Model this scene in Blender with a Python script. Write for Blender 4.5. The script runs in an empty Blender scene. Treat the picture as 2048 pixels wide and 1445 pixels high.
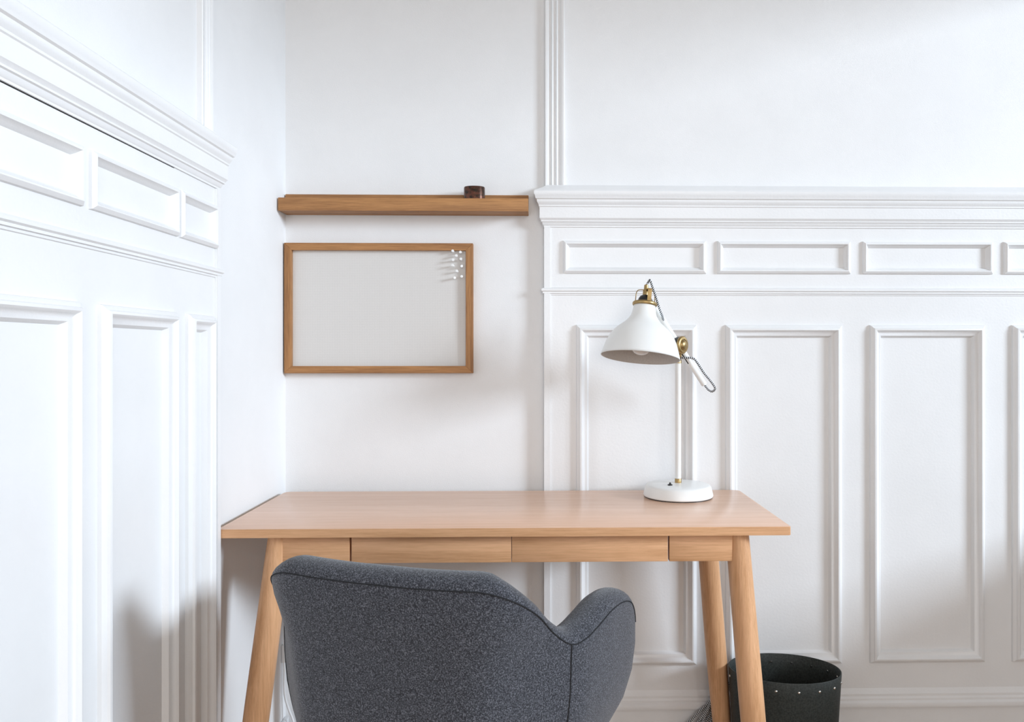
import bpy, bmesh, math, random
from mathutils import Vector, Matrix
random.seed(7)
S = bpy.context.scene
C = S.collection
R = math.radians

# ------------------------------------------------------------------ camera, world, light, exposure
YAW = R(1.3); FPX = 1557.0; HEYE = 1.105
cam_d = bpy.data.cameras.new('camera'); cam = bpy.data.objects.new('camera', cam_d); C.objects.link(cam)
cam.location = (0, 0, HEYE); cam.rotation_euler = (R(90), 0, -YAW)
cam_d.sensor_fit = 'HORIZONTAL'; cam_d.sensor_width = 36; cam_d.lens = FPX / 2048 * 36
cam_d.shift_x = -(1115.3 - 1024) / 2048; cam_d.shift_y = (703 - 722.5) / 2048
cam_d.clip_start = 0.02
S.camera = cam
S.view_settings.view_transform = 'Standard'; S.view_settings.look = 'None'
S.view_settings.gamma = 1.0; S.view_settings.use_curve_mapping = False
S.view_settings.exposure = 0.12

W = bpy.data.worlds.new('sky'); S.world = W; W.use_nodes = True
bg = W.node_tree.nodes['Background']; bg.inputs[0].default_value = (0.80, 0.90, 1.0, 1); bg.inputs[1].default_value = 0.25

def area(name, loc, target, sx, sy, watts, col):
    d = bpy.data.lights.new(name, 'AREA'); d.shape = 'RECTANGLE'; d.size = sx; d.size_y = sy
    d.energy = watts; d.color = col
    o = bpy.data.objects.new(name, d); C.objects.link(o); o.location = loc
    o.rotation_euler = (Vector(target) - Vector(loc)).to_track_quat('-Z', 'Y').to_euler()
    return o
area('daylight_side_window', (6.6, -1.05, 2.75), (-0.5, 1.6, 0.60), 1.7, 1.3, 545, (0.76, 0.875, 1.0))
area('rear_fill_light', (0.6, -2.75, 1.65), (0.3, 2.0, 1.2), 1.7, 1.7, 45, (1.0, 0.95, 0.91))  # warm fill lamp, added behind the camera to brighten the room

# ------------------------------------------------------------------ materials
def principled(name, col, rough=0.5, metal=0.0, spec=0.5):
    m = bpy.data.materials.new(name); m.use_nodes = True
    b = m.node_tree.nodes['Principled BSDF']
    b.inputs['Base Color'].default_value = (*col, 1); b.inputs['Roughness'].default_value = rough
    b.inputs['Metallic'].default_value = metal; b.inputs['Specular IOR Level'].default_value = spec
    return m, m.node_tree, b
def N(t, kind, **kw):
    n = t.nodes.new(kind)
    for k, v in kw.items(): setattr(n, k, v)
    return n
def noise_on(t, scale, detail=3, vec=None, rough=0.55):
    n = N(t, 'ShaderNodeTexNoise'); n.inputs['Scale'].default_value = scale
    n.inputs['Detail'].default_value = detail; n.inputs['Roughness'].default_value = rough
    if vec is None: vec = N(t, 'ShaderNodeTexCoord').outputs['Object']
    t.links.new(vec, n.inputs['Vector']); return n
def ramp(t, fac, stops):
    r = N(t, 'ShaderNodeValToRGB'); e = r.color_ramp.elements
    while len(e) < len(stops): e.new(0.5)
    for i, (p, c) in enumerate(stops): e[i].position = p; e[i].color = (*c, 1)
    t.links.new(fac, r.inputs[0]); return r.outputs[0]
def bump(t, b, h, dist, strength=1.0):
    n = N(t, 'ShaderNodeBump'); n.inputs['Distance'].default_value = dist; n.inputs['Strength'].default_value = strength
    t.links.new(h, n.inputs['Height']); t.links.new(n.outputs[0], b.inputs['Normal'])

def paint(name, col, rough, grain):
    m, t, b = principled(name, col, rough)
    n = noise_on(t, 6, 4)
    lo = tuple(c * 0.97 for c in col)
    t.links.new(ramp(t, n.outputs[0], [(0.35, lo), (0.65, col)]), b.inputs['Base Color'])
    f = noise_on(t, grain, 2); bump(t, b, f.outputs[0], 0.0006, 0.5)
    return m
M_WALL = paint('white_wall_paint', (0.83, 0.83, 0.83), 0.6, 420)
M_TRIM = paint('white_gloss_woodwork_paint', (0.84, 0.84, 0.84), 0.36, 160)
M_CEIL = paint('white_ceiling_paint', (0.82, 0.82, 0.81), 0.8, 300)

def oak(name, axis, light, dark, rough=0.45, scale=1.0):
    m, t, b = principled(name, light, rough, 0, 0.4)
    tc = N(t, 'ShaderNodeTexCoord'); mp = N(t, 'ShaderNodeMapping')
    oi = N(t, 'ShaderNodeObjectInfo')
    add = N(t, 'ShaderNodeVectorMath', operation='ADD')
    mul = N(t, 'ShaderNodeVectorMath', operation='SCALE'); mul.inputs['Scale'].default_value = 7.0
    comb = N(t, 'ShaderNodeCombineXYZ')
    for k in range(3): t.links.new(oi.outputs['Random'], comb.inputs[k])
    t.links.new(comb.outputs[0], mul.inputs[0])
    t.links.new(tc.outputs['Object'], add.inputs[0]); t.links.new(mul.outputs[0], add.inputs[1])
    sc = [1.0, 1.0, 1.0]; sc['XYZ'.index(axis)] = 0.045
    mp.inputs['Scale'].default_value = sc
    t.links.new(add.outputs[0], mp.inputs['Vector'])
    fine = noise_on(t, 330 * scale, 5, mp.outputs[0], 0.7)
    broad = noise_on(t, 42 * scale, 4, mp.outputs[0], 0.6)
    mix = N(t, 'ShaderNodeMix', data_type='FLOAT'); mix.inputs[0].default_value = 0.5
    t.links.new(fine.outputs[0], mix.inputs[2]); t.links.new(broad.outputs[0], mix.inputs[3])
    mid = tuple((a + c) / 2 for a, c in zip(light, dark))
    t.links.new(ramp(t, mix.outputs[0], [(0.36, dark), (0.48, mid), (0.60, light)]), b.inputs['Base Color'])
    bump(t, b, fine.outputs[0], 0.0004, 0.35)
    return m
OAK_L, OAK_D = (0.77, 0.445, 0.245), (0.56, 0.295, 0.14)
M_TOP = oak('oak_veneer_desk', 'X', (0.86, 0.56, 0.40), (0.76, 0.475, 0.325), 0.26)
M_EDGE = oak('oak_lengthwise', 'X', OAK_L, OAK_D)
M_LEG = oak('oak_upright', 'Z', OAK_L, OAK_D, 0.4)
SH_L, SH_D = (0.46, 0.225, 0.083), (0.23, 0.10, 0.035)
M_SHX = oak('dark_oak_lengthwise', 'X', SH_L, SH_D, 0.5)
M_SHZ = oak('dark_oak_upright', 'Z', SH_L, SH_D, 0.5)
M_FLOOR = oak('oak_floor_boards', 'Y', (0.42, 0.27, 0.16), (0.28, 0.17, 0.095), 0.4, 0.3)

M_FAB, t_, b_ = principled('charcoal_wool_fabric', (0.06, 0.062, 0.072), 0.95, 0, 0.15)
n1 = noise_on(t_, 520, 2, None, 0.85)
t_.links.new(ramp(t_, n1.outputs[0], [(0.36, (0.013, 0.014, 0.018)), (0.52, (0.053, 0.056, 0.068)), (0.66, (0.175, 0.183, 0.212))]), b_.inputs['Base Color'])
bump(t_, b_, n1.outputs[0], 0.0012, 0.6)
b_.inputs['Sheen Weight'].default_value = 0.25; b_.inputs['Sheen Roughness'].default_value = 0.5
M_SEAM = principled('dark_seam_thread', (0.014, 0.015, 0.018), 0.95)[0]

M_LIN, t_, b_ = principled('grey_linen_board', (0.62, 0.61, 0.59), 0.95, 0, 0.1)
tc = N(t_, 'ShaderNodeTexCoord')
wx = N(t_, 'ShaderNodeTexWave', bands_direction='X'); wz = N(t_, 'ShaderNodeTexWave', bands_direction='Z')
for w_ in (wx, wz):
    w_.inputs['Scale'].default_value = 190; w_.inputs['Distortion'].default_value = 2.0; w_.inputs['Detail Scale'].default_value = 6
    t_.links.new(tc.outputs['Object'], w_.inputs['Vector'])
mx = N(t_, 'ShaderNodeMath', operation='ADD'); t_.links.new(wx.outputs['Fac'], mx.inputs[0]); t_.links.new(wz.outputs['Fac'], mx.inputs[1])
t_.links.new(ramp(t_, mx.outputs[0], [(0.1, (0.58, 0.56, 0.535)), (0.9, (0.70, 0.68, 0.655))]), b_.inputs['Base Color'])
bump(t_, b_, mx.outputs[0], 0.0003, 0.3)

def plain(name, col, rough, metal=0.0, spec=0.5, sc=90, var=0.9):
    m, t, b = principled(name, col, rough, metal, spec)
    n = noise_on(t, sc, 3)
    t.links.new(ramp(t, n.outputs[0], [(0.35, tuple(c * var for c in col)), (0.65, col)]), b.inputs['Base Color'])
    return m
M_LAMP = plain('white_lamp_enamel', (0.86, 0.86, 0.84), 0.3, sc=15, var=0.985)
M_SHADEIN = plain('matt_lamp_inside', (0.60, 0.56, 0.52), 0.6, sc=300, var=0.9)
M_BRASS = plain('aged_brass', (0.47, 0.33, 0.15), 0.38, 1.0, sc=60, var=0.7)
M_BLACK = plain('black_plastic', (0.015, 0.015, 0.015), 0.35)
M_BULB = plain('frosted_bulb_glass', (0.80, 0.78, 0.75), 0.25)
M_WPL = plain('white_plastic', (0.80, 0.81, 0.82), 0.35, sc=20, var=0.97)
M_PIN = plain('white_pin_head', (0.88, 0.88, 0.87), 0.3, sc=20, var=0.97)
M_STEEL = plain('bright_steel_rivet', (0.75, 0.74, 0.70), 0.25, 1.0)
M_BIN, t_, b_ = principled('dark_green_leather', (0.022, 0.028, 0.025), 0.55, 0, 0.4)
n1 = noise_on(t_, 260, 3)
t_.links.new(ramp(t_, n1.outputs[0], [(0.35, (0.016, 0.022, 0.020)), (0.65, (0.040, 0.046, 0.044))]), b_.inputs['Base Color'])
bump(t_, b_, n1.outputs[0], 0.0006, 0.4)
M_BRONZE, t_, b_ = principled('dark_bronze', (0.10, 0.06, 0.045), 0.28, 0.9)
n1 = noise_on(t_, 110, 4)
t_.links.new(ramp(t_, n1.outputs[0], [(0.35, (0.035, 0.032, 0.026)), (0.62, (0.15, 0.065, 0.045))]), b_.inputs['Base Color'])

M_CORD, t_, b_ = principled('black_white_braided_cord', (0.5, 0.5, 0.5), 0.85, 0, 0.2)
uv = N(t_, 'ShaderNodeTexCoord'); sp = N(t_, 'ShaderNodeSeparateXYZ'); t_.links.new(uv.outputs['UV'], sp.inputs[0])
ma = N(t_, 'ShaderNodeMath', operation='MULTIPLY'); ma.inputs[1].default_value = 210.0; t_.links.new(sp.outputs[0], ma.inputs[0])
tri = N(t_, 'ShaderNodeMath', operation='PINGPONG'); tri.inputs[1].default_value = 0.5; t_.links.new(sp.outputs[1], tri.inputs[0])
ms = N(t_, 'ShaderNodeMath', operation='MULTIPLY'); ms.inputs[1].default_value = 2.0; t_.links.new(tri.outputs[0], ms.inputs[0])
ad = N(t_, 'ShaderNodeMath', operation='ADD'); t_.links.new(ma.outputs[0], ad.inputs[0]); t_.links.new(ms.outputs[0], ad.inputs[1])
fr = N(t_, 'ShaderNodeMath', operation='FRACT'); t_.links.new(ad.outputs[0], fr.inputs[0])
t_.links.new(ramp(t_, fr.outputs[0], [(0.44, (0.015, 0.015, 0.02)), (0.56, (0.72, 0.74, 0.76))]), b_.inputs['Base Color'])

M_GLASS = bpy.data.materials.new('window_glass'); M_GLASS.use_nodes = True
t_ = M_GLASS.node_tree; t_.nodes.clear()
out = N(t_, 'ShaderNodeOutputMaterial'); tr = N(t_, 'ShaderNodeBsdfTransparent'); gl = N(t_, 'ShaderNodeBsdfGlossy')
gl.inputs['Roughness'].default_value = 0.02; mixs = N(t_, 'ShaderNodeMixShader'); mixs.inputs[0].default_value = 0.05
t_.links.new(tr.outputs[0], mixs.inputs[1]); t_.links.new(gl.outputs[0], mixs.inputs[2]); t_.links.new(mixs.outputs[0], out.inputs[0])

# ------------------------------------------------------------------ mesh helpers
def finish(name, bm, mat, parent=None, smooth=False, loc=None):
    bmesh.ops.remove_doubles(bm, verts=bm.verts, dist=1e-6)
    bmesh.ops.recalc_face_normals(bm, faces=bm.faces)
    me = bpy.data.meshes.new(name); bm.to_mesh(me); bm.free()
    if mat is not None: me.materials.append(mat)
    if smooth:
        for p in me.polygons: p.use_smooth = True
        if smooth != 'all': me.set_sharp_from_angle(angle=R(smooth if smooth is not True else 35))
    o = bpy.data.objects.new(name, me); C.objects.link(o)
    if parent is not None: o.parent = parent
    if loc is not None:
        v = Vector(loc); me.transform(Matrix.Translation(-v)); o.location = v
    return o
def empty(name, loc, rz=0.0):
    o = bpy.data.objects.new(name, None); C.objects.link(o); o.location = loc; o.rotation_euler = (0, 0, rz)
    o.empty_display_size = 0.05; return o
def tag(o, label=None, cat=None, group=None, kind=None):
    if label: o['label'] = label
    if cat: o['category'] = cat
    if group: o['group'] = group
    if kind: o['kind'] = kind
    return o
def box(bm, x0, x1, y0, y1, z0, z1, bev=0.0, seg=2):
    vs = [bm.verts.new(p) for p in ((x0,y0,z0),(x1,y0,z0),(x1,y1,z0),(x0,y1,z0),(x0,y0,z1),(x1,y0,z1),(x1,y1,z1),(x0,y1,z1))]
    fs = [bm.faces.new([vs[i] for i in f]) for f in ((0,3,2,1),(4,5,6,7),(0,1,5,4),(1,2,6,5),(2,3,7,6),(3,0,4,7))]
    if bev:
        es = list({e for f in fs for e in f.edges})
        bmesh.ops.bevel(bm, geom=es, offset=bev, segments=seg, affect='EDGES', profile=0.5)
def boxo(name, b, mat, parent=None, bev=0.0, loc=None, seg=2):
    bm = bmesh.new(); box(bm, *b, bev=bev, seg=seg); return finish(name, bm, mat, parent, 40 if bev else False, loc)
def frame_of(d):
    d = Vector(d).normalized(); a = Vector((0, 0, 1)) if abs(d.z) < 0.9 else Vector((1, 0, 0))
    u = d.cross(a).normalized(); return u, d.cross(u).normalized(), d
def lathe(bm, prof, org, axis, n=40, closed_ends=True, sx=1.0, sy=1.0, u=None):
    """prof: list of (radius, distance along axis)"""
    fu, fv, fd = frame_of(axis); org = Vector(org); rings = []
    if u is not None: fu = Vector(u).normalized(); fv = fd.cross(fu)
    for r, h in prof:
        if r < 1e-6: rings.append([bm.verts.new(org + fd * h)]); continue
        rings.append([bm.verts.new(org + fd*h + fu*(r*sx*math.cos(2*math.pi*k/n)) + fv*(r*sy*math.sin(2*math.pi*k/n))) for k in range(n)])
    for a, b in zip(rings, rings[1:]):
        for k in range(n):
            k2 = (k + 1) % n
            if len(a) == 1 and len(b) == 1: continue
            if len(a) == 1: bm.faces.new((a[0], b[k], b[k2]))
            elif len(b) == 1: bm.faces.new((a[k], a[k2], b[0]))
            else: bm.faces.new((a[k], a[k2], b[k2], b[k]))
    if closed_ends:
        for r in (rings[0], rings[-1]):
            if len(r) > 2: bm.faces.new(r)
def catmull(pts, per=8):
    P = [Vector(p) for p in pts]; P = [P[0]*2 - P[1]] + P + [P[-1]*2 - P[-2]]; o = []
    for i in range(1, len(P) - 2):
        a, b, c, d = P[i-1:i+3]
        for k in range(per):
            t = k / per
            o.append(0.5*((2*b) + (c-a)*t + (2*a-5*b+4*c-d)*t*t + (3*b-a-3*c+d)*t**3))
    o.append(P[-2]); return o
def tube(bm, pts, r, n=10, caps=True, uvl=False):
    pts = [Vector(p) for p in pts]; L = 0.0; rings = []
    u = None
    uvlay = bm.loops.layers.uv.verify() if uvl else None
    lens = []
    for i, p in enumerate(pts):
        d = (pts[min(i+1, len(pts)-1)] - pts[max(i-1, 0)]).normalized()
        if u is None: u = frame_of(d)[0]
        u = (u - d*u.dot(d)).normalized(); v = d.cross(u)
        if i: L += (p - pts[i-1]).length
        lens.append(L); rr = r[i] if isinstance(r, list) else r
        rings.append([bm.verts.new(p + (u*math.cos(2*math.pi*k/n) + v*math.sin(2*math.pi*k/n))*rr) for k in range(n)])
    for i, (a, b) in enumerate(zip(rings, rings[1:])):
        for k in range(n):
            k2 = (k+1) % n
            f = bm.faces.new((a[k], a[k2], b[k2], b[k]))
            if uvl:
                for lp, (uu, vv) in zip(f.loops, ((lens[i], k/n), (lens[i], (k+1)/n), (lens[i+1], (k+1)/n), (lens[i+1], k/n))): lp[uvlay].uv = (uu, vv)
    if caps: bm.faces.new(rings[0]); bm.faces.new(rings[-1])
def tubeo(name, pts, r, mat, parent=None, n=10, uvl=False):
    bm = bmesh.new(); tube(bm, pts, r, n, True, uvl); return finish(name, bm, mat, parent, 'all' if uvl else 50)

# ------------------------------------------------------------------ room shell
XL, XR, YB, YF, ZC = -0.678, 1.75, 2.09, -2.60, 3.0
WT = 0.30
def wall_with_hole(name, o, axis_u, axis_n, length, h, hole, thick):
    """o: inner lower corner; hole = (u0,u1,z0,z1)"""
    bm = bmesh.new(); o = Vector(o); U = Vector(axis_u); Nn = Vector(axis_n); Z = Vector((0,0,1))
    u0, u1, z0, z1 = hole
    for a, b, c, d in ((0, u0, 0, h), (u1, length, 0, h), (u0, u1, 0, z0), (u0, u1, z1, h)):
        p = o + U*a + Z*c; q = o + U*b + Z*d + Nn*thick
        box(bm, min(p.x,q.x), max(p.x,q.x), min(p.y,q.y), max(p.y,q.y), c, d)
    ob = finish(name, bm, M_WALL); tag(ob, kind='structure'); return ob
floor = boxo('floor', (XL-0.2, XR+WT, YF-0.2, YB+0.2, -0.12, 0.0), M_FLOOR); tag(floor, kind='structure')
ceiling = boxo('ceiling', (XL-0.2, XR+WT, YF-0.2, YB+0.2, ZC, ZC+0.12), M_CEIL); tag(ceiling, kind='structure')
wall_back = boxo('wall_back', (XL-0.2, XR+WT, YB, YB+0.2, 0, ZC), M_WALL); tag(wall_back, kind='structure')
wall_left = boxo('wall_left', (XL-0.2, XL, YF-0.2, YB, 0, ZC), M_WALL); tag(wall_left, kind='structure')
WIN1 = (-0.75, 1.97, 0.76, 2.26)
wall_right = wall_with_hole('wall_right', (XR, YF, 0), (0,1,0), (1,0,0), YB-YF, ZC, (WIN1[0]-YF, WIN1[1]-YF, WIN1[2], WIN1[3]), WT)
WIN2 = (-0.35, 1.45, 0.75, 2.55)
wall_front = wall_with_hole('wall_front', (XL, YF, 0), (1,0,0), (0,-1,0), XR-XL, ZC, (WIN2[0]-XL, WIN2[1]-XL, WIN2[2], WIN2[3]), 0.2)

def window(name, label, along, fixed, rng, depth):
    a0, a1, z0, z1 = rng; root = empty(name, (0, 0, 0)); tag(root, kind='structure')
    def pb(part, u0, u1, d0, d1, za, zb, mat, bev=0.004):
        b = (fixed+d0, fixed+d1, u0, u1, za, zb) if along == 'y' else (u0, u1, fixed+d0, fixed+d1, za, zb)
        return boxo(part, b, mat, root, bev)
    w = 0.045
    pb('window_frame', a0, a0+w, depth, depth+0.06, z0, z1, M_TRIM); pb('window_frame', a1-w, a1, depth, depth+0.06, z0, z1, M_TRIM)
    pb('window_frame', a0+w, a1-w, depth, depth+0.06, z0, z0+w, M_TRIM); pb('window_frame', a0+w, a1-w, depth, depth+0.06, z1-w, z1, M_TRIM)
    pb('pane', a0+w, a1-w, depth+0.028, depth+0.032, z0+w, z1-w, M_GLASS, 0)
    return root
window('window_1', '', 'y', XR, WIN1, 0.20)
window('added_rear_window', '', 'x', YF, WIN2, -0.14)  # unseen rear window, added to let in the base fill

# ------------------------------------------------------------------ panelling (local u along the wall from its free end, p proud of the panelling face, z up)
PF = 0.021   # panelling face stands this far off the wall
TALL = [(0,0),(.0015,.006),(.005,.009),(.008,.0105),(.010,.0145),(.014,.0155),(.0165,.0135),(.018,.0105),(.024,.0065),(.029,.0045),(.0305,.002),(.034,-.0056)]
FRIEZE = [(0,0),(.001,.005),(.004,.0075),(.0065,.0095),(.009,.009),(.0105,.0055),(.014,.0020),(.0175,-.0046)]
CORN = [(0.000,1.435),(0.003,1.435),(0.003,1.4385),(0.0055,1.441),(0.0075,1.447),(0.0105,1.4485),(0.0105,1.4515),(0.0135,1.4565),(0.0145,1.4575),
        (0.0145,1.4860),(0.0165,1.4880),(0.0165,1.4915),(0.0195,1.4965),(0.0215,1.5005),(0.0215,1.5050),(0.0250,1.5075),(0.0265,1.5140),(0.0290,1.5190),(0.0290,1.5260),
        (0.0265,1.5290),(0.0160,1.5350),(0.0060,1.5405),(-0.004,1.5480),(-0.0205,1.5480)]
RAIL = [(0.0,1.2535),(0.0025,1.2545),(0.0025,1.2580),(0.0060,1.2590),(0.0060,1.2630),(0.0095,1.2655),(0.0095,1.2700),(0.0065,1.2730),(0.0,1.2745)]
BASECAP = [(0.004,0.1530),(0.0150,0.1545),(0.0165,0.1590),(0.0150,0.1670),(0.0105,0.1720),(0.0105,0.1770),(0.0075,0.1820),(0.0075,0.1880),(0.0045,0.1930),(0.0,0.2010)]

def panelling(wall, T, length, friezes, talls, grooved, base_name, base_name_label=None):
    """T(u, p, z) -> world"""
    def lb(bm, u0, u1, p0, p1, z0, z1, z1b=None):
        z1b = z1 if z1b is None else z1b
        vs = [bm.verts.new(T(*q)) for q in ((u0,p0,z0),(u1,p0,z0),(u1,p1,z0),(u0,p1,z0),(u0,p0,z1),(u1,p0,z1b),(u1,p1,z1b),(u0,p1,z1))]
        for f in ((0,3,2,1),(4,5,6,7),(0,1,5,4),(1,2,6,5),(2,3,7,6),(3,0,4,7)): bm.faces.new([vs[i] for i in f])
    ti, fi = 0.020, 0.010
    zt0, zt1, zf0, zf1, ztop = 0.269, 1.1755, 1.312, 1.3995, 1.4345
    bm = bmesh.new()
    lb(bm, 0, length, -PF, 0, 0, zt0+ti); lb(bm, 0, length, -PF, 0, zt1-ti, zf0+fi)
    if grooved:   # the joint under the cornice has opened towards the far end of this run
        lb(bm, 0, 0.19, -PF, 0, zf1-fi, ztop+0.0005); lb(bm, 0.19, length, -PF, 0, zf1-fi, ztop-0.0008, ztop-0.006)
    else: lb(bm, 0, length, -PF, 0, zf1-fi, ztop+0.0005)
    def stiles(rng, ins, z0, z1):
        x = 0
        for a, b in rng: lb(bm, x, a+ins, -PF, 0, z0, z1); x = b-ins
        lb(bm, x, length, -PF, 0, z0, z1)
    stiles(talls, ti, zt0+ti, zt1-ti); stiles(friezes, fi, zf0+fi, zf1-fi)
    finish('panelling_boards', bm, M_TRIM, wall)
    for rng, z0, z1, prof, ins, rec in ((talls, zt0, zt1, TALL, ti, .0055), (friezes, zf0, zf1, FRIEZE, fi, .0045)):
        for a, b in rng:
            bm = bmesh.new(); lb(bm, a+ins, b-ins, -PF, -rec, z0+ins, z1-ins); finish('panel', bm, M_TRIM, wall)
            bm = bmesh.new(); rings = []
            for w, p in prof: rings.append([bm.verts.new(T(*q)) for q in ((a+w,p,z0+w),(b-w,p,z0+w),(b-w,p,z1-w),(a+w,p,z1-w))])
            for r0, r1 in zip(rings, rings[1:]):
                for k in range(4): bm.faces.new((r0[k], r0[(k+1)%4], r1[(k+1)%4], r1[k]))
            finish('panel_frame', bm, M_TRIM, wall, 32)
    def sweep(name, prof, parent):
        bm = bmesh.new(); rows = []
        for p, z in prof: rows.append([bm.verts.new(T(*q)) for q in ((-p, -PF, z), (-p, p, z), (length, p, z))])
        for r0, r1 in zip(rows, rows[1:]):
            for k in range(2): bm.faces.new((r0[k], r0[k+1], r1[k+1], r1[k]))
        v0, v1 = rows[0], rows[-1]
        bm.faces.new([r[2] for r in rows]); bm.faces.new([r[0] for r in rows])
        return finish(name, bm, M_TRIM, parent, 30)
    sweep('cornice', CORN, wall); sweep('dado_rail', RAIL, wall)
    bm = bmesh.new(); lb(bm, -0.0022, 0.0135, -PF, 0.0050, 0.17, 1.4345); lb(bm, 0.0135, 0.0165, -PF, 0.0022, 0.17, 1.4345)
    finish('corner_bead', bm, M_TRIM, wall)
    # fluted strip standing above the cornice
    bm = bmesh.new(); n = 3; w = 0.052; a = 0.0
    sec = [(0.0, -0.021), (0.0, -0.010), (0.0015, -0.0085), (0.006, -0.0085)]
    for k in range(n):
        x0 = 0.0085 + k*0.0122
        for j in range(7):
            th = math.pi*j/6; sec.append((x0 + 0.0048 - 0.0048*math.cos(th), -0.0095 - 0.0038*math.sin(th)))
        sec.append((x0+0.0108, -0.0085))
    sec += [(w-0.0015, -0.0085), (w, -0.010), (w, -0.021)]
    lo = [bm.verts.new(T(u, p, 1.5475)) for u, p in sec]; hi = [bm.verts.new(T(u, p, ZC)) for u, p in sec]
    for k in range(len(sec)-1): bm.faces.new((lo[k], lo[k+1], hi[k+1], hi[k]))
    bm.faces.new(lo); bm.faces.new(hi); bm.faces.new((lo[0], lo[-1], hi[-1], hi[0]))
    finish('fluted_strip', bm, M_TRIM, wall, 40)
    b = bmesh.new(); lb(b, -0.004, length, -PF, 0.0045, 0, 0.1535)
    base = finish(base_name, b, M_TRIM); tag(base, kind='structure')
    sweep('baseboard_cap', BASECAP, base)

X0 = 0.0133
TB = lambda u, p, z: Vector((X0 + u, YB - PF - p, z))
panelling(wall_back, TB, XR - X0, [(a-X0, b-X0) for a, b in ((.0610,.4430),(.4728,.8314),(.8638,1.2173),(1.2473,1.600))],
          [(a-X0, b-X0) for a, b in ((.0958,.4178),(.4943,.8084),(.8828,1.1954),(1.2691,1.580))], False, 'baseboard_back')
Y0 = 1.604
TL = lambda u, p, z: Vector((XL + PF + p, Y0 - u, z))
fr_ = [(Y0-1.592, Y0-1.4305)] + [(Y0-1.4223+k*0.2935, Y0-1.1480+k*0.2935) for k in range(6)]
tl_ = [(Y0-1.572, Y0-1.4560)] + [(Y0-1.4130+k*0.2930, Y0-1.1700+k*0.2930) for k in range(6)]
panelling(wall_left, TL, Y0 - YF, fr_, tl_, True, 'baseboard_left')

# ------------------------------------------------------------------ desk
desk = empty('writing_desk', (-0.069, 1.83, 0))
tag(desk, 'light oak desk with round splayed legs and two flush drawers', 'desk')
DX0, DX1, DY0, DY1 = -0.591, 0.591, -0.222, 0.207     # local
def plate(name, x0, x1, y0, y1, z0, z1, rad, mat, parent, bev):
    bm = bmesh.new(); pts = []
    for cx, cy, a0 in ((x1-rad[0], y0+rad[0], -90), (x1-rad[1], y1-rad[1], 0), (x0+rad[1], y1-rad[1], 90), (x0+rad[0], y0+rad[0], 180)):
        rr = rad[0] if cy < (y0+y1)/2 else rad[1]
        for k in range(7):
            a = R(a0 + 15*k); pts.append((cx + rr*math.cos(a), cy + rr*math.sin(a)))
    lo = [bm.verts.new((x, y, z0)) for x, y in pts]; hi = [bm.verts.new((x, y, z1)) for x, y in pts]
    n = len(pts); bm.faces.new(lo); bm.faces.new(hi)
    es = []
    for k in range(n): bm.faces.new((lo[k], lo[(k+1)%n], hi[(k+1)%n], hi[k]))
    bm.edges.ensure_lookup_table()
    es = [e for e in bm.edges if abs(e.verts[0].co.z - e.verts[1].co.z) < 1e-6]
    bmesh.ops.bevel(bm, geom=es, offset=bev, segments=2, affect='EDGES', profile=0.5)
    return finish(name, bm, mat, parent, 40)
top_ = plate('tabletop', DX0, DX1, DY0, DY1, 0.722, 0.740, (0.003, 0.014), M_TOP, desk, 0.0012)
top_.data.materials.append(M_EDGE)          # solid oak edge band round the veneered top
for p in top_.data.polygons:
    if abs(p.normal.z) < 0.5: p.material_index = 1
AY0 = DY0 + 0.022
def lx(X): return X + 0.069
za, zb = 0.663, 0.7218
boxo('apron_end', (lx(-0.535), lx(-0.3965), AY0, AY0+0.020, za, zb), M_EDGE, desk, 0.0010)
boxo('apron_end', (lx(0.2720), lx(0.405), AY0, AY0+0.020, za, zb), M_EDGE, desk, 0.0010)
for a, b in ((-0.3925, -0.0600), (-0.0588, 0.2688)):
    d = boxo('drawer', (lx(a), lx(b), AY0+0.0005, AY0+0.019, za, zb-0.001), M_EDGE, desk, 0.0008)
    bm = bmesh.new()
    x0, x1 = lx(a)+0.012, lx(b)-0.012
    box(bm, x0, x0+0.008, AY0+0.019, AY0+0.30, za+0.006, zb-0.008); box(bm, x1-0.008, x1, AY0+0.019, AY0+0.30, za+0.006, zb-0.008)
    box(bm, x0+0.008, x1-0.008, AY0+0.292, AY0+0.30, za+0.006, zb-0.008); box(bm, x0+0.008, x1-0.008, AY0+0.019, AY0+0.292, za+0.006, za+0.012)
    finish('drawer_box', bm, M_EDGE, d)
boxo('rear_apron', (lx(-0.55), lx(0.42), 0.150, 0.168, za+0.004, zb), M_EDGE, desk, 0.001)
for X in (-0.535, 0.385): boxo('side_apron', (lx(X), lx(X)+0.018, AY0+0.021, 0.150, za, zb), M_EDGE, desk, 0.001)
boxo('drawer_divider', (lx(-0.0600)+0.0002, lx(-0.0588)+0.0002, AY0+0.019, 0.148, za+0.004, zb), M_EDGE, desk)
for sx, tx, bx in ((-1, -0.546, -0.625), (1, 0.420, 0.470)):
    for ty, by in ((1.652, 1.600), (1.965, 1.985)):
        if sx > 0 and ty > 1.8: tx, bx = 0.416, 0.478
        if sx < 0 and ty > 1.8: tx, bx = -0.545, -0.590
        t0 = Vector((lx(tx), ty-1.83, 0.7218)); b0 = Vector((lx(bx), by-1.83, 0.0))
        bm = bmesh.new(); pts = [b0.lerp(t0, k/12) for k in range(13)]
        rr = [0.0195 + (0.0262-0.0195)*min(1, (k/12)/0.45)**0.8 - 0.0016*max(0, (k/12-0.55))/0.45 for k in range(13)]
        tube(bm, pts, rr, 28)
        for v in bm.verts:   # cut the ends level
            if v.co.z < 0.012: v.co.z = max(0.0, 0.0) if v.co.z < 0.006 else v.co.z
            if v.co.z > 0.7205: v.co.z = 0.7218
        finish('leg', bm, M_LEG, desk, 50)

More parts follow.
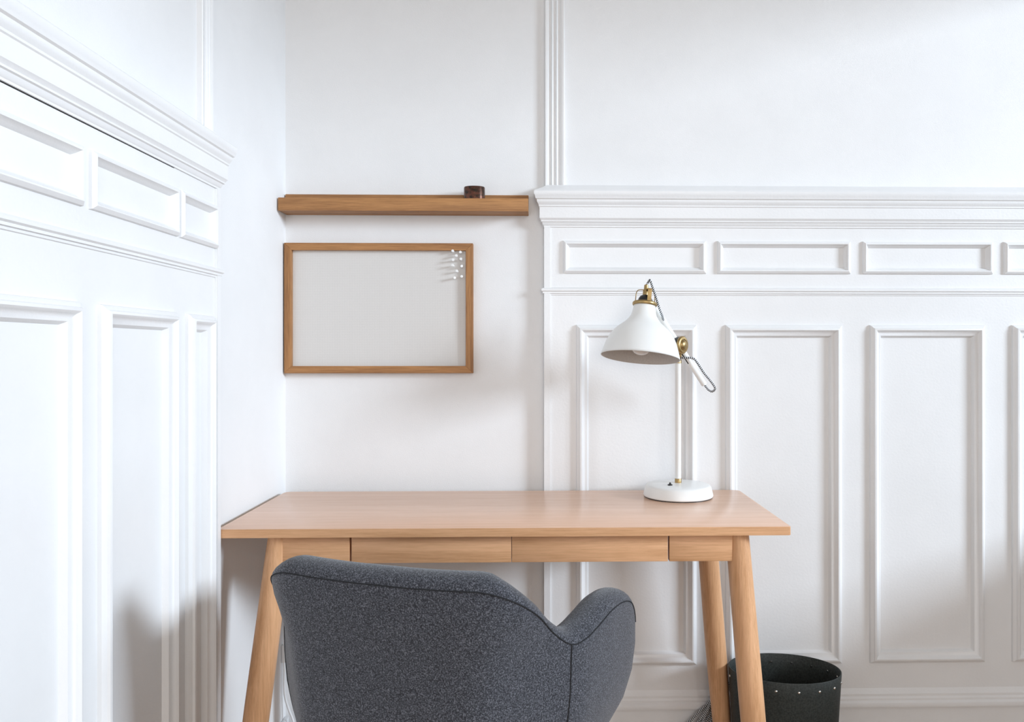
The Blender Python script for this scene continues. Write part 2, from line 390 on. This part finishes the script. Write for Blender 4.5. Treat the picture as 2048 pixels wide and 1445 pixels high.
# ------------------------------------------------------------------ armchair
ch = empty('armchair', (-0.227, 1.087, 0), -R(19))
tag(ch, 'charcoal grey fabric tub armchair pulled up to the oak desk', 'chair')
half = [(0, 0.000, .800), (.053, 0.0005, .800), (.106, 0.003, .801), (.150, 0.009, .801), (.178, 0.020, .793), (.201, .040, .777), (.219, .066, .754),
        (.235, .096, .722), (.248, .124, .700), (.258, .150, .7005), (.268, .184, .709), (.278, .230, .7195), (.285, .276, .7185), (.289, .310, .709), (.290, .330, .694), (.290, .342, .673), (.289, .348, .650)]
full = [(-u, v, z) for u, v, z in reversed(half[1:])] + half
path = catmull(full, 5)
KB = [(.33,.44),(.37,.61),(.42,.725),(.47,.79),(.53,.83),(.60,.865),(.66,.90),(.70,.94),(.735,.995),(.77,1.025),(.82,1.04)]   # taper of the back
KF = [(.33,.44),(.37,.60),(.42,.74),(.47,.85),(.52,.945),(.565,.99),(.61,1.008),(.66,1.008),(.82,1.0)]                         # taper of the arms
def lut(K, z):
    for (z0, k0), (z1, k1) in zip(K, K[1:]):
        if z <= z1:
            t = max(0, (z - z0)/(z1 - z0)); return k0 + (k1 - k0)*t
    return K[-1][1]
CU, CV, ZB = 0.0, 0.17, 0.355
def shp(u, v, z):
    w = min(1, max(0, (v - 0.03)/0.13)); w = w*w*(3 - 2*w)
    k = lut(KB, z)*(1 - w) + lut(KF, z)*w; kv = k if v > CV else 1 - (1 - k)*0.7
    return Vector((CU + (u - CU)*k, CV + (v - CV)*kv, z))
nP = len(path); th = 0.054; RIM = 0.019
def normal(i):
    d = path[min(i+1, nP-1)] - path[max(i-1, 0)]; d.z = 0; d.normalize(); return Vector((d.y, -d.x, 0))   # outward
sections = []
def section(i, shrink=1.0, fwd=0.0):
    p = path[i]; n = normal(i); d = Vector((-n.y, n.x, 0)) * (1 if i > nP/2 else -1)
    zt = p.z - RIM; pts = []; nz = 16
    base = Vector((p.x, p.y, 0)); mid = base - n*th/2 + d*fwd; hw = th/2*shrink
    for j in range(nz + 1):
        z = ZB + (zt - ZB)*(j/nz)**0.85; q = mid + n*hw; pts.append(shp(q.x, q.y, z))
    for j in range(1, 10):
        a = math.pi*j/10; q = mid + n*(hw*math.cos(a)); pts.append(shp(q.x, q.y, zt) + Vector((0, 0, RIM*shrink**0.5*math.sin(a))))
    for j in range(nz + 1):
        z = zt + (0.43 - zt)*(j/nz); q = mid - n*hw; s = shp(q.x, q.y, max(z, 0.30)); pts.append(s)
    return pts
for k in range(5, 0, -1):
    a = R(90)*k/5.3; sections.append(section(0, math.cos(a), th/2*math.sin(a)))
for i in range(nP): sections.append(section(i))
for k in range(1, 6):
    a = R(90)*k/5.3; sections.append(section(nP-1, math.cos(a), th/2*math.sin(a)))
bm = bmesh.new(); rows = [[bm.verts.new(p) for p in s] for s in sections]
for a, b in zip(rows, rows[1:]):
    for k in range(len(a)-1): bm.faces.new((a[k], a[k+1], b[k+1], b[k]))
bm.faces.new(rows[0]); bm.faces.new(rows[-1])
bm.faces.new([r[0] for r in rows])          # closes the bowl underneath
shell = finish('upholstered_shell', bm, M_FAB, ch, 60)
# seams: along the outer rim, and down each side where back and arm panels meet
seam = []
for i in range(nP):
    n = normal(i); q = path[i]; s = shp(q.x, q.y, q.z - RIM); seam.append(s + n*0.0004)
tubeo('rim_seam', seam[3:-3], 0.0010, M_SEAM, shell, 6)
for i0 in (8*5, nP-1-8*5):
    q = path[i0]; n = normal(i0)
    pts = [shp(q.x, q.y, ZB + (q.z - RIM - ZB)*k/20) + n*0.0004 for k in range(21)]
    tubeo('side_seam', pts, 0.0010, M_SEAM, shell, 6)
bm = bmesh.new()
prof = [(0.0, 0.40), (0.15, 0.40), (0.170, 0.408), (0.180, 0.425), (0.180, 0.445), (0.170, 0.462), (0.15, 0.472), (0.08, 0.478), (0.0, 0.480)]
lathe(bm, prof, (0, 0.205, 0), (0, 0, 1), 40, False, 1.0, 0.88, (1, 0, 0))
finish('seat_cushion', bm, M_FAB, ch, 60)
boxo('seat_base', (-0.105, 0.105, 0.09, 0.27, 0.338, 0.362), M_BLACK, ch, 0.004)
for sx in (-1, 1):
    for v0, v1 in ((0.115, 0.02), (0.255, 0.36)):
        bm = bmesh.new(); tube(bm, [Vector((sx*0.215, v1, 0.0)).lerp(Vector((sx*0.092, v0, 0.352)), k/6) for k in range(7)], [0.011+0.0015*k for k in range(7)], 18)
        for v in bm.verts:
            if v.co.z < 0.012: v.co.z = 0.0
        finish('leg', bm, M_LEG, ch, 50)

# ------------------------------------------------------------------ desk lamp
LX, LY, LZ = 0.347, 1.949, 0.740
lamp = empty('desk_lamp', (LX, LY, LZ)); tag(lamp, 'white metal desk lamp with brass fittings and striped cord', 'lamp')
def LP(x, y, z): return Vector((x - LX, y - LY, z - LZ))
bm = bmesh.new(); lathe(bm, [(0, .0025), (.0855, .0025), (.0868, .0045), (.0862, .009), (.0822, .0255), (.0795, .0292), (.0745, .0312), (.045, .0335), (.012, .0350), (0, .0350)], (0,0,0), (0,0,1), 64, False)
base = finish('base', bm, M_LAMP, lamp, 40)
bm = bmesh.new(); lathe(bm, [(0, 0), (.0845, 0), (.0845, .003), (0, .003)], (0,0,0), (0,0,1), 48, False); finish('rubber_foot', bm, M_BLACK, base, 40)
sw = LP(0.3215, 1.918, 0.7740)
bm = bmesh.new(); lathe(bm, [(0, -.002), (.0062, -.002), (.0062, .0012), (.0052, .002), (0, .002)], sw, (0,0,1), 24, False)
tube(bm, [sw, sw + Vector((0, -.001, .004)), sw + Vector((0, -.0012, .0065))], [.0024, .0026, .0020], 12); finish('switch', bm, M_BLACK, base, 40)
bm = bmesh.new(); lathe(bm, [(0, .033), (.0090, .033), (.0090, .0345), (.0083, .035), (.0083, .0440), (.0074, .0455), (0, .0455)], (0,0,0), (0,0,1), 32, False); finish('brass_collar', bm, M_BRASS, lamp, 40)
bm = bmesh.new(); lathe(bm, [(0, .044), (.0074, .044), (.0074, .336), (0, .336)], (0,0,0), (0,0,1), 32, False); finish('pole', bm, M_LAMP, lamp, 40)
bm = bmesh.new(); lathe(bm, [(0, .335), (.0085, .335), (.0085, .343), (.0070, .345), (.0070, .352), (0, .352)], (0,0,0), (0,0,1), 32, False)
box(bm, -.0075, .0075, -.0085, .0085, .350, .362, .0015); finish('pole_fitting', bm, M_BRASS, lamp, 40)
# knuckle joint: a black block with a brass knob facing right and towards the room
jc = LP(0.3500, 1.926, 1.1205); kd = Vector((0.72, -0.69, 0.0)).normalized()
bm = bmesh.new(); lathe(bm, [(0, -.014), (.0195, -.014), (.0205, -.012), (.0205, .001), (0, .001)], jc, kd, 36, False); finish('joint_block', bm, M_BLACK, lamp, 40)
bm = bmesh.new(); lathe(bm, [(0, .000), (.0205, .000), (.0220, .002), (.0220, .006), (.0195, .0085), (.0150, .0085), (.0140, .0070), (.0130, .0070), (.0125, .0095), (.0080, .0128), (0, .0142)], jc, kd, 40, False); finish('joint_knob', bm, M_BRASS, lamp, 50)
bm = bmesh.new(); tube(bm, [jc + Vector((-.004, .008, -.015)), Vector((0, -.002, .358))], .0062, 16); finish('joint_stem', bm, M_BRASS, lamp, 50)
# arm tube
A0 = LP(0.2710, 1.900, 1.2270); A1 = LP(0.4180, 1.975, 1.0205)
ad_ = (A1 - A0).normalized()
bm = bmesh.new(); tube(bm, [A0 + (A1-A0)*k/10 for k in range(11)],   .0074, 24); arm = finish('arm', bm, M_LAMP, lamp, 50)
sl = A0 + (A1-A0)*0.60; e_ = Vector((-0.75, -0.60, -0.35)); e_ = (e_ - ad_*e_.dot(ad_)).normalized()
bm = bmesh.new(); tube(bm, [sl + e_*.0062, sl + ad_*.032 + e_*.0062], .0022, 8); finish('arm_slot', bm, M_BLACK, arm, 50)
# shade, axis pointing from neck to opening
oc = LP(0.2410, 1.866, 1.0895); ax = Vector((-0.105, -0.165, -1.0)).normalized()
nk = oc - ax*0.1290
sp_ = [(.0215, -.003), (.0252, 0.0), (.0262, .008), (.0278, .018), (.0305, .027), (.0360, .036), (.0455, .046), (.0590, .057), (.0690, .067), (.0765, .078), (.0835, .093), (.0890, .110), (.0925, .122), (.0945, .1290)]
prof = sp_
bm = bmesh.new(); lathe(bm, prof, nk, ax, 72, False); shade = finish('shade', bm, M_LAMP, lamp, 50)
mod = shade.modifiers.new('thickness', 'SOLIDIFY'); mod.thickness = 0.0012; mod.offset = 1.0
bm = bmesh.new(); lathe(bm, [(max(r-.0016, .002), h) for r, h in sp_[:-1]] + [(.0933, .1288)], nk, ax, 72, False); finish('shade_lining', bm, M_SHADEIN, shade, 60)
bm = bmesh.new(); lathe(bm, [(0, .020), (.010, .022), (.012, .040), (.016, .060), (.024, .082), (.0265, .096), (.024, .109), (.016, .118), (.007, .1215), (0, .122)], nk, ax, 32, False); finish('bulb', bm, M_BULB, lamp, 60)
bm = bmesh.new(); lathe(bm, [(.018, -.0075), (.0285, -.0075), (.0300, -.0055), (.0300, -.0015), (.0285, .0010), (.0265, .0010), (.0265, .0040), (.0240, .0040), (.0240, -.002), (.018, -.002), (.018, -.0075)], nk, ax, 48, False)
neckring = finish('neck_ring', bm, M_BRASS, lamp, 40)
up = -ax
side = (Vector((1, 0, 0)) - ax*ax.x).normalized(); fro = ax.cross(side).normalized()
if fro.y > 0: fro = -fro
bm = bmesh.new(); lathe(bm, [(0, .027), (.006, .0265), (.0120, .0235), (.0160, .0175), (.0178, .0100), (.0180, .0060), (0, .0060)], nk, up, 36, False); finish('socket_dome', bm, M_BLACK, lamp, 60)
for s in (-1, 1):
    q = lambda a, h: nk + side*(s*a) + up*h
    tubeo('wire_bracket', catmull([q(.0235, .005), q(.0232, .018), q(.0225, .030), q(.0190, .0365), q(.0120, .0385), q(.004, .0390)], 5), .0011, M_BRASS, neckring, 8)
bm = bmesh.new()
def obox(bm, c, a, b, d, ha, hb, hd):
    vs = [bm.verts.new(c + a*(ha*i) + b*(hb*j) + d*(hd*k)) for k in (-1,1) for i, j in ((-1,-1),(1,-1),(1,1),(-1,1))]
    for f in ((0,3,2,1),(4,5,6,7),(0,1,5,4),(1,2,6,5),(2,3,7,6),(3,0,4,7)): bm.faces.new([vs[i] for i in f])
obox(bm, nk + up*.0215 + side*.0075 + fro*.0195, side, fro, up, .0048, .0012, .0170)
obox(bm, nk + up*.0380 + side*.0060 + fro*.0100, side, fro, up, .0060, .0107, .0012)
finish('strap', bm, M_BRASS, neckring)
bm = bmesh.new(); lathe(bm, [(0, .0255), (.0070, .0255), (.0070, .0390), (.0052, .0400), (.0052, .0510), (.0040, .0520), (0, .0520)], nk, up, 24, False); finish('stem', bm, M_BRASS, lamp, 40)
bm = bmesh.new(); obox(bm, nk.lerp(A0, 0.62) + up*.001, (A0-nk).normalized(), fro, up, .0105, .004, .0022); finish('neck_bracket', bm, M_LAMP, lamp)
top = nk + up*.0515
tubeo('upper_cord', catmull([top, top + Vector((.004, 0, .006)), LP(.2660, 1.878, 1.2770), LP(.2720, 1.880, 1.2620), LP(.2805, 1.884, 1.2390), LP(.2915, 1.888, 1.2060), LP(.2990, 1.897, 1.1915), LP(.3045, 1.912, 1.1810)], 8), .0027, M_CORD, lamp, 12, True)
tubeo('lower_cord', catmull([LP(.3500, 1.948, 1.0880), LP(.3640, 1.938, 1.0885), LP(.3820, 1.936, 1.0875), LP(.3930, 1.937, 1.0760), LP(.4100, 1.940, 1.0510), LP(.4280, 1.945, 1.0300), LP(.4405, 1.950, 1.0120), LP(.4360, 1.962, 1.0030), LP(.4270, 1.970, 1.0080), tuple(A1 - ad_*.004)], 8), .0027, M_CORD, lamp, 12, True)
# mains cord bundled up behind the desk leg
pw = empty('power_cord', (0.45, 2.01, 0.0)); tag(pw, 'bundled black and white striped power cord hanging behind the desk leg', 'cord')
def PC(x, y, z): return Vector((x - 0.45, y - 2.01, z))
pc = [PC(.455, 2.0545, .715), PC(.462, 2.0545, .640), PC(.468, 2.052, .560), PC(.472, 2.050, .480), PC(.478, 2.048, .370), PC(.482, 2.046, .306)]
for k in range(3):
    j = k*0.008; y = 2.0430 - k*0.005
    pc += [PC(.4905-j*.2, y, .268-j*.5), PC(.478-j, y, .225-j), PC(.452-j*.8, y, .186-j*1.6), PC(.415-j*.3+.02*k/4, y, .150-j*2.2), PC(.366+.018*k, y, .098-j), PC(.344+.018*k, y-.001, .060),
           PC(.362+.017*k, y-.002, .066), PC(.402+.012*k, y-.002, .112), PC(.444+.006*k, y-.002, .158-j*.6), PC(.470, y-.002, .205), PC(.484, y-.002, .250)]
pc += [PC(.500, 2.036, .215), PC(.520, 2.038, .150), PC(.530, 2.038, .060), PC(.50, 2.038, .0032), PC(.44, 2.036, .0032)]
tubeo('cord', catmull(pc, 6), .0036, M_CORD, pw, 10, True)

# ------------------------------------------------------------------ picture ledge, bowl, pin board
sh = empty('picture_ledge', (-0.3525, 2.055, 1.468)); tag(sh, 'narrow oak picture ledge mounted high above the pin board', 'shelf')
sx0, sx1 = -0.3220, 0.3220
boxo('front_lip', (sx0, sx1, -0.035, -0.024, 0.0, 0.0335), M_SHX, sh, 0.001)
boxo('ledge_board', (sx0, sx1, -0.0238, 0.0228, 0.0005, 0.0115), M_SHX, sh, 0.0006)
boxo('back_board', (sx0, sx1, 0.0230, 0.0345, 0.0, 0.0535), M_SHX, sh, 0.001)
cup = empty('tealight_holder', (-0.1725, 2.0535, 1.4796)); tag(cup, 'small dark bronze metal cup standing on the oak ledge', 'cup')
bm = bmesh.new(); lathe(bm, [(0, 0), (.0255, 0), (.0270, .0015), (.0270, .0550), (.0262, .0572), (.0250, .0572), (.0243, .0555), (.0243, .006), (0, .006)], (0,0,0), (0,0,1), 48, False, 1.02, .80, (1,0,0))
for v in bm.verts: pass
finish('cup_body', bm, M_BRONZE, cup, 35)
bm = bmesh.new(); lathe(bm, [(0, .0062), (.0185, .0062), (.0185, .0200), (.0172, .0200), (.0172, .0175), (0, .0175)], (0,0,0), (0,0,1), 32, False, 1, 0.95); finish('candle_tin', bm, M_STEEL, cup, 35)

fx0, fx1, fz0, fz1 = -0.6745, -0.1778, 1.0468, 1.3914
pb = empty('pin_board', ((fx0+fx1)/2, 2.08, fz0)); tag(pb, 'oak framed grey linen pin board hanging below the ledge', 'pin board')
def mitre(name, horizontal, a0, a1, b_out, b_in, mat):
    """mitred frame member; a along its length, b across it; front at y=-.012, back at +.0095"""
    w = abs(b_in - b_out); bm = bmesh.new(); vs = []
    for y in (-0.0120, 0.0095):
        for a, b in ((a0, b_out), (a1, b_out), (a1 - w, b_in), (a0 + w, b_in)):
            vs.append(bm.verts.new((a, y, b) if horizontal else (b, y, a)))
    for f in ((0,1,2,3),(4,7,6,5),(0,4,5,1),(1,5,6,2),(2,6,7,3),(3,7,4,0)): bm.faces.new([vs[i] for i in f])
    bmesh.ops.recalc_face_normals(bm, faces=bm.faces)
    bmesh.ops.bevel(bm, geom=[e for e in bm.edges], offset=0.0005, segments=1, affect='EDGES')
    return finish(name, bm, mat, pb)
hw, hh = (fx1-fx0)/2, fz1-fz0; fw = 0.0190; fwz = 0.0190
mitre('frame_side', True, -hw, hw, hh, hh-fwz, M_SHX); mitre('frame_side', True, -hw, hw, 0, fwz, M_SHX)
mitre('frame_side', False, 0, hh, -hw, -hw+fw, M_SHZ); mitre('frame_side', False, 0, hh, hw, hw-fw, M_SHZ)
boxo('linen_panel', (-hw+fw-0.002, hw-fw+0.002, 0.0005, 0.0085, fwz-0.002, hh-fwz+0.002), M_LIN, pb)
pin0 = None
PINS = [(-.2295,1.3700),(-.2090,1.3682),(-.2210,1.3585),(-.2302,1.3452),(-.2090,1.3475),(-.2295,1.3310),(-.2086,1.3300),(-.2190,1.3160),(-.2275,1.3000),(-.2068,1.3035)]
for i, (x, z) in enumerate(PINS):
    loc = (x, 2.0803, z); rot = (random.uniform(-.14, .14), 0, random.uniform(-.14, .14))
    if pin0 is None:
        pin = empty('push_pin', loc)
        bm = bmesh.new(); lathe(bm, [(0, .0052), (.0024, .0052), (.0029, .0060), (.0022, .0072), (.0019, .0110), (.0024, .0140), (.0034, .0148), (.0037, .0156), (.0033, .0166), (0, .0170)], (0,0,0), (0,-1,0), 18, False); h = finish('pin_head', bm, M_PIN, pin, 40)
        bm = bmesh.new(); lathe(bm, [(0, -.001), (.0005, .001), (.0005, .0056), (0, .0056)], (0,0,0), (0,-1,0), 8, False); s_ = finish('needle', bm, M_STEEL, pin, 40)
        pin0 = (h, s_)
    else:
        pin = empty('push_pin', loc)
        for o in pin0:
            c = o.copy(); C.objects.link(c); c.parent = pin
    pin.rotation_euler = rot
    tag(pin, 'small white push pin in the corner of the linen board', 'push pin', 'white push pins on the pin board')

# ------------------------------------------------------------------ waste bin
bn = empty('waste_bin', (0.609, 1.928, 0)); tag(bn, 'dark green oval leather waste bin with steel rivets beside desk leg', 'waste bin')
bn.rotation_euler = (0, 0, -R(8))
ea, eb, bh = 0.1370, 0.0950, 0.315
def bin_r(z): return 0.86 + 0.14*(z/bh)
bm = bmesh.new()
lathe(bm, [(0, 0), (ea*.86, 0), (ea*.865, .002)] + [(ea*bin_r(z), z) for z in (.05, .10, .16, .22, .28, bh-.001)] + [(ea-.0008, bh), (ea-.0024, bh), (ea-.0032, bh-.001)] + [(ea*bin_r(z)-.0032, z) for z in (.28, .22, .16, .10, .05, .006)] + [(0, .006)], (0,0,0), (0,0,1), 72, False, 1.0, eb/ea, (1,0,0))
finish('bin_body', bm, M_BIN, bn, 40)
riv = None
for k in range(16):
    a = 2*math.pi*(k+0.35)/16; z = bh - 0.021; r = bin_r(z)
    ca, sa = math.cos(a), math.sin(a); nrm = Vector((ca/ea, sa/eb, 0)).normalized()
    p = Vector((ea*r*ca, eb*r*sa, z))
    if riv is None:
        bm = bmesh.new(); lathe(bm, [(0, -.0060), (.0028, -.0056), (.0032, -.0046), (.0016, -.0040), (.0016, -.0004), (.0034, -.0004), (.0030, .0010), (.0016, .0020), (0, .0023)], (0,0,0), (0,0,1), 12, False)
        o = finish('rivet', bm, M_STEEL, bn, 40); riv = o
    else:
        o = riv.copy(); C.objects.link(o); o.parent = bn
    o.location = p; o.rotation_euler = nrm.to_track_quat('Z', 'Y').to_euler()

# ------------------------------------------------------------------ white socket and cord in the corner
sk = empty('wall_socket', (-0.672, 2.0550, 0.085)); tag(sk, 'white wall socket with a plug in it, low in the corner', 'socket')
boxo('socket_plate', (-0.006, 0.006, -0.055, 0.030, -0.030, 0.050), M_WPL, sk, 0.003)
bm = bmesh.new(); lathe(bm, [(0, .0), (.019, .0), (.020, .003), (.019, .020), (.014, .030), (.006, .034), (0, .034)], (.0055, -0.012, 0.022), (1, 0, 0), 28, False); finish('plug', bm, M_WPL, sk, 40)
wc = empty('white_cord', (-0.672, 2.060, 0.30)); tag(wc, 'white power cord hanging in the room corner behind the desk leg', 'cord')
bm = bmesh.new(); box(bm, -0.0055, 0.0065, -0.006, 0.006, -0.012, 0.034, 0.002); finish('inline_connector', bm, M_WPL, wc, 40)
tubeo('cord', catmull([(0, 0, -.011), (.001, 0, -.040), (.0005, -.001, -.075), (.004, -.002, -.105), (.014, -.004, -.135), (.027, -.008, -.165), (.036, -.014, -.205), (.038, -.026, -.250), (.030, -.06, -.290), (.02, -.14, -.2972)], 7), .0030, M_WPL, wc, 10)
tubeo('hanging_lead', catmull([(0, 0, .033), (0, .001, .090), (.002, 0, .20), (.004, -.002, .32), (.010, -.010, .400)], 7), .0026, M_WPL, wc, 10)
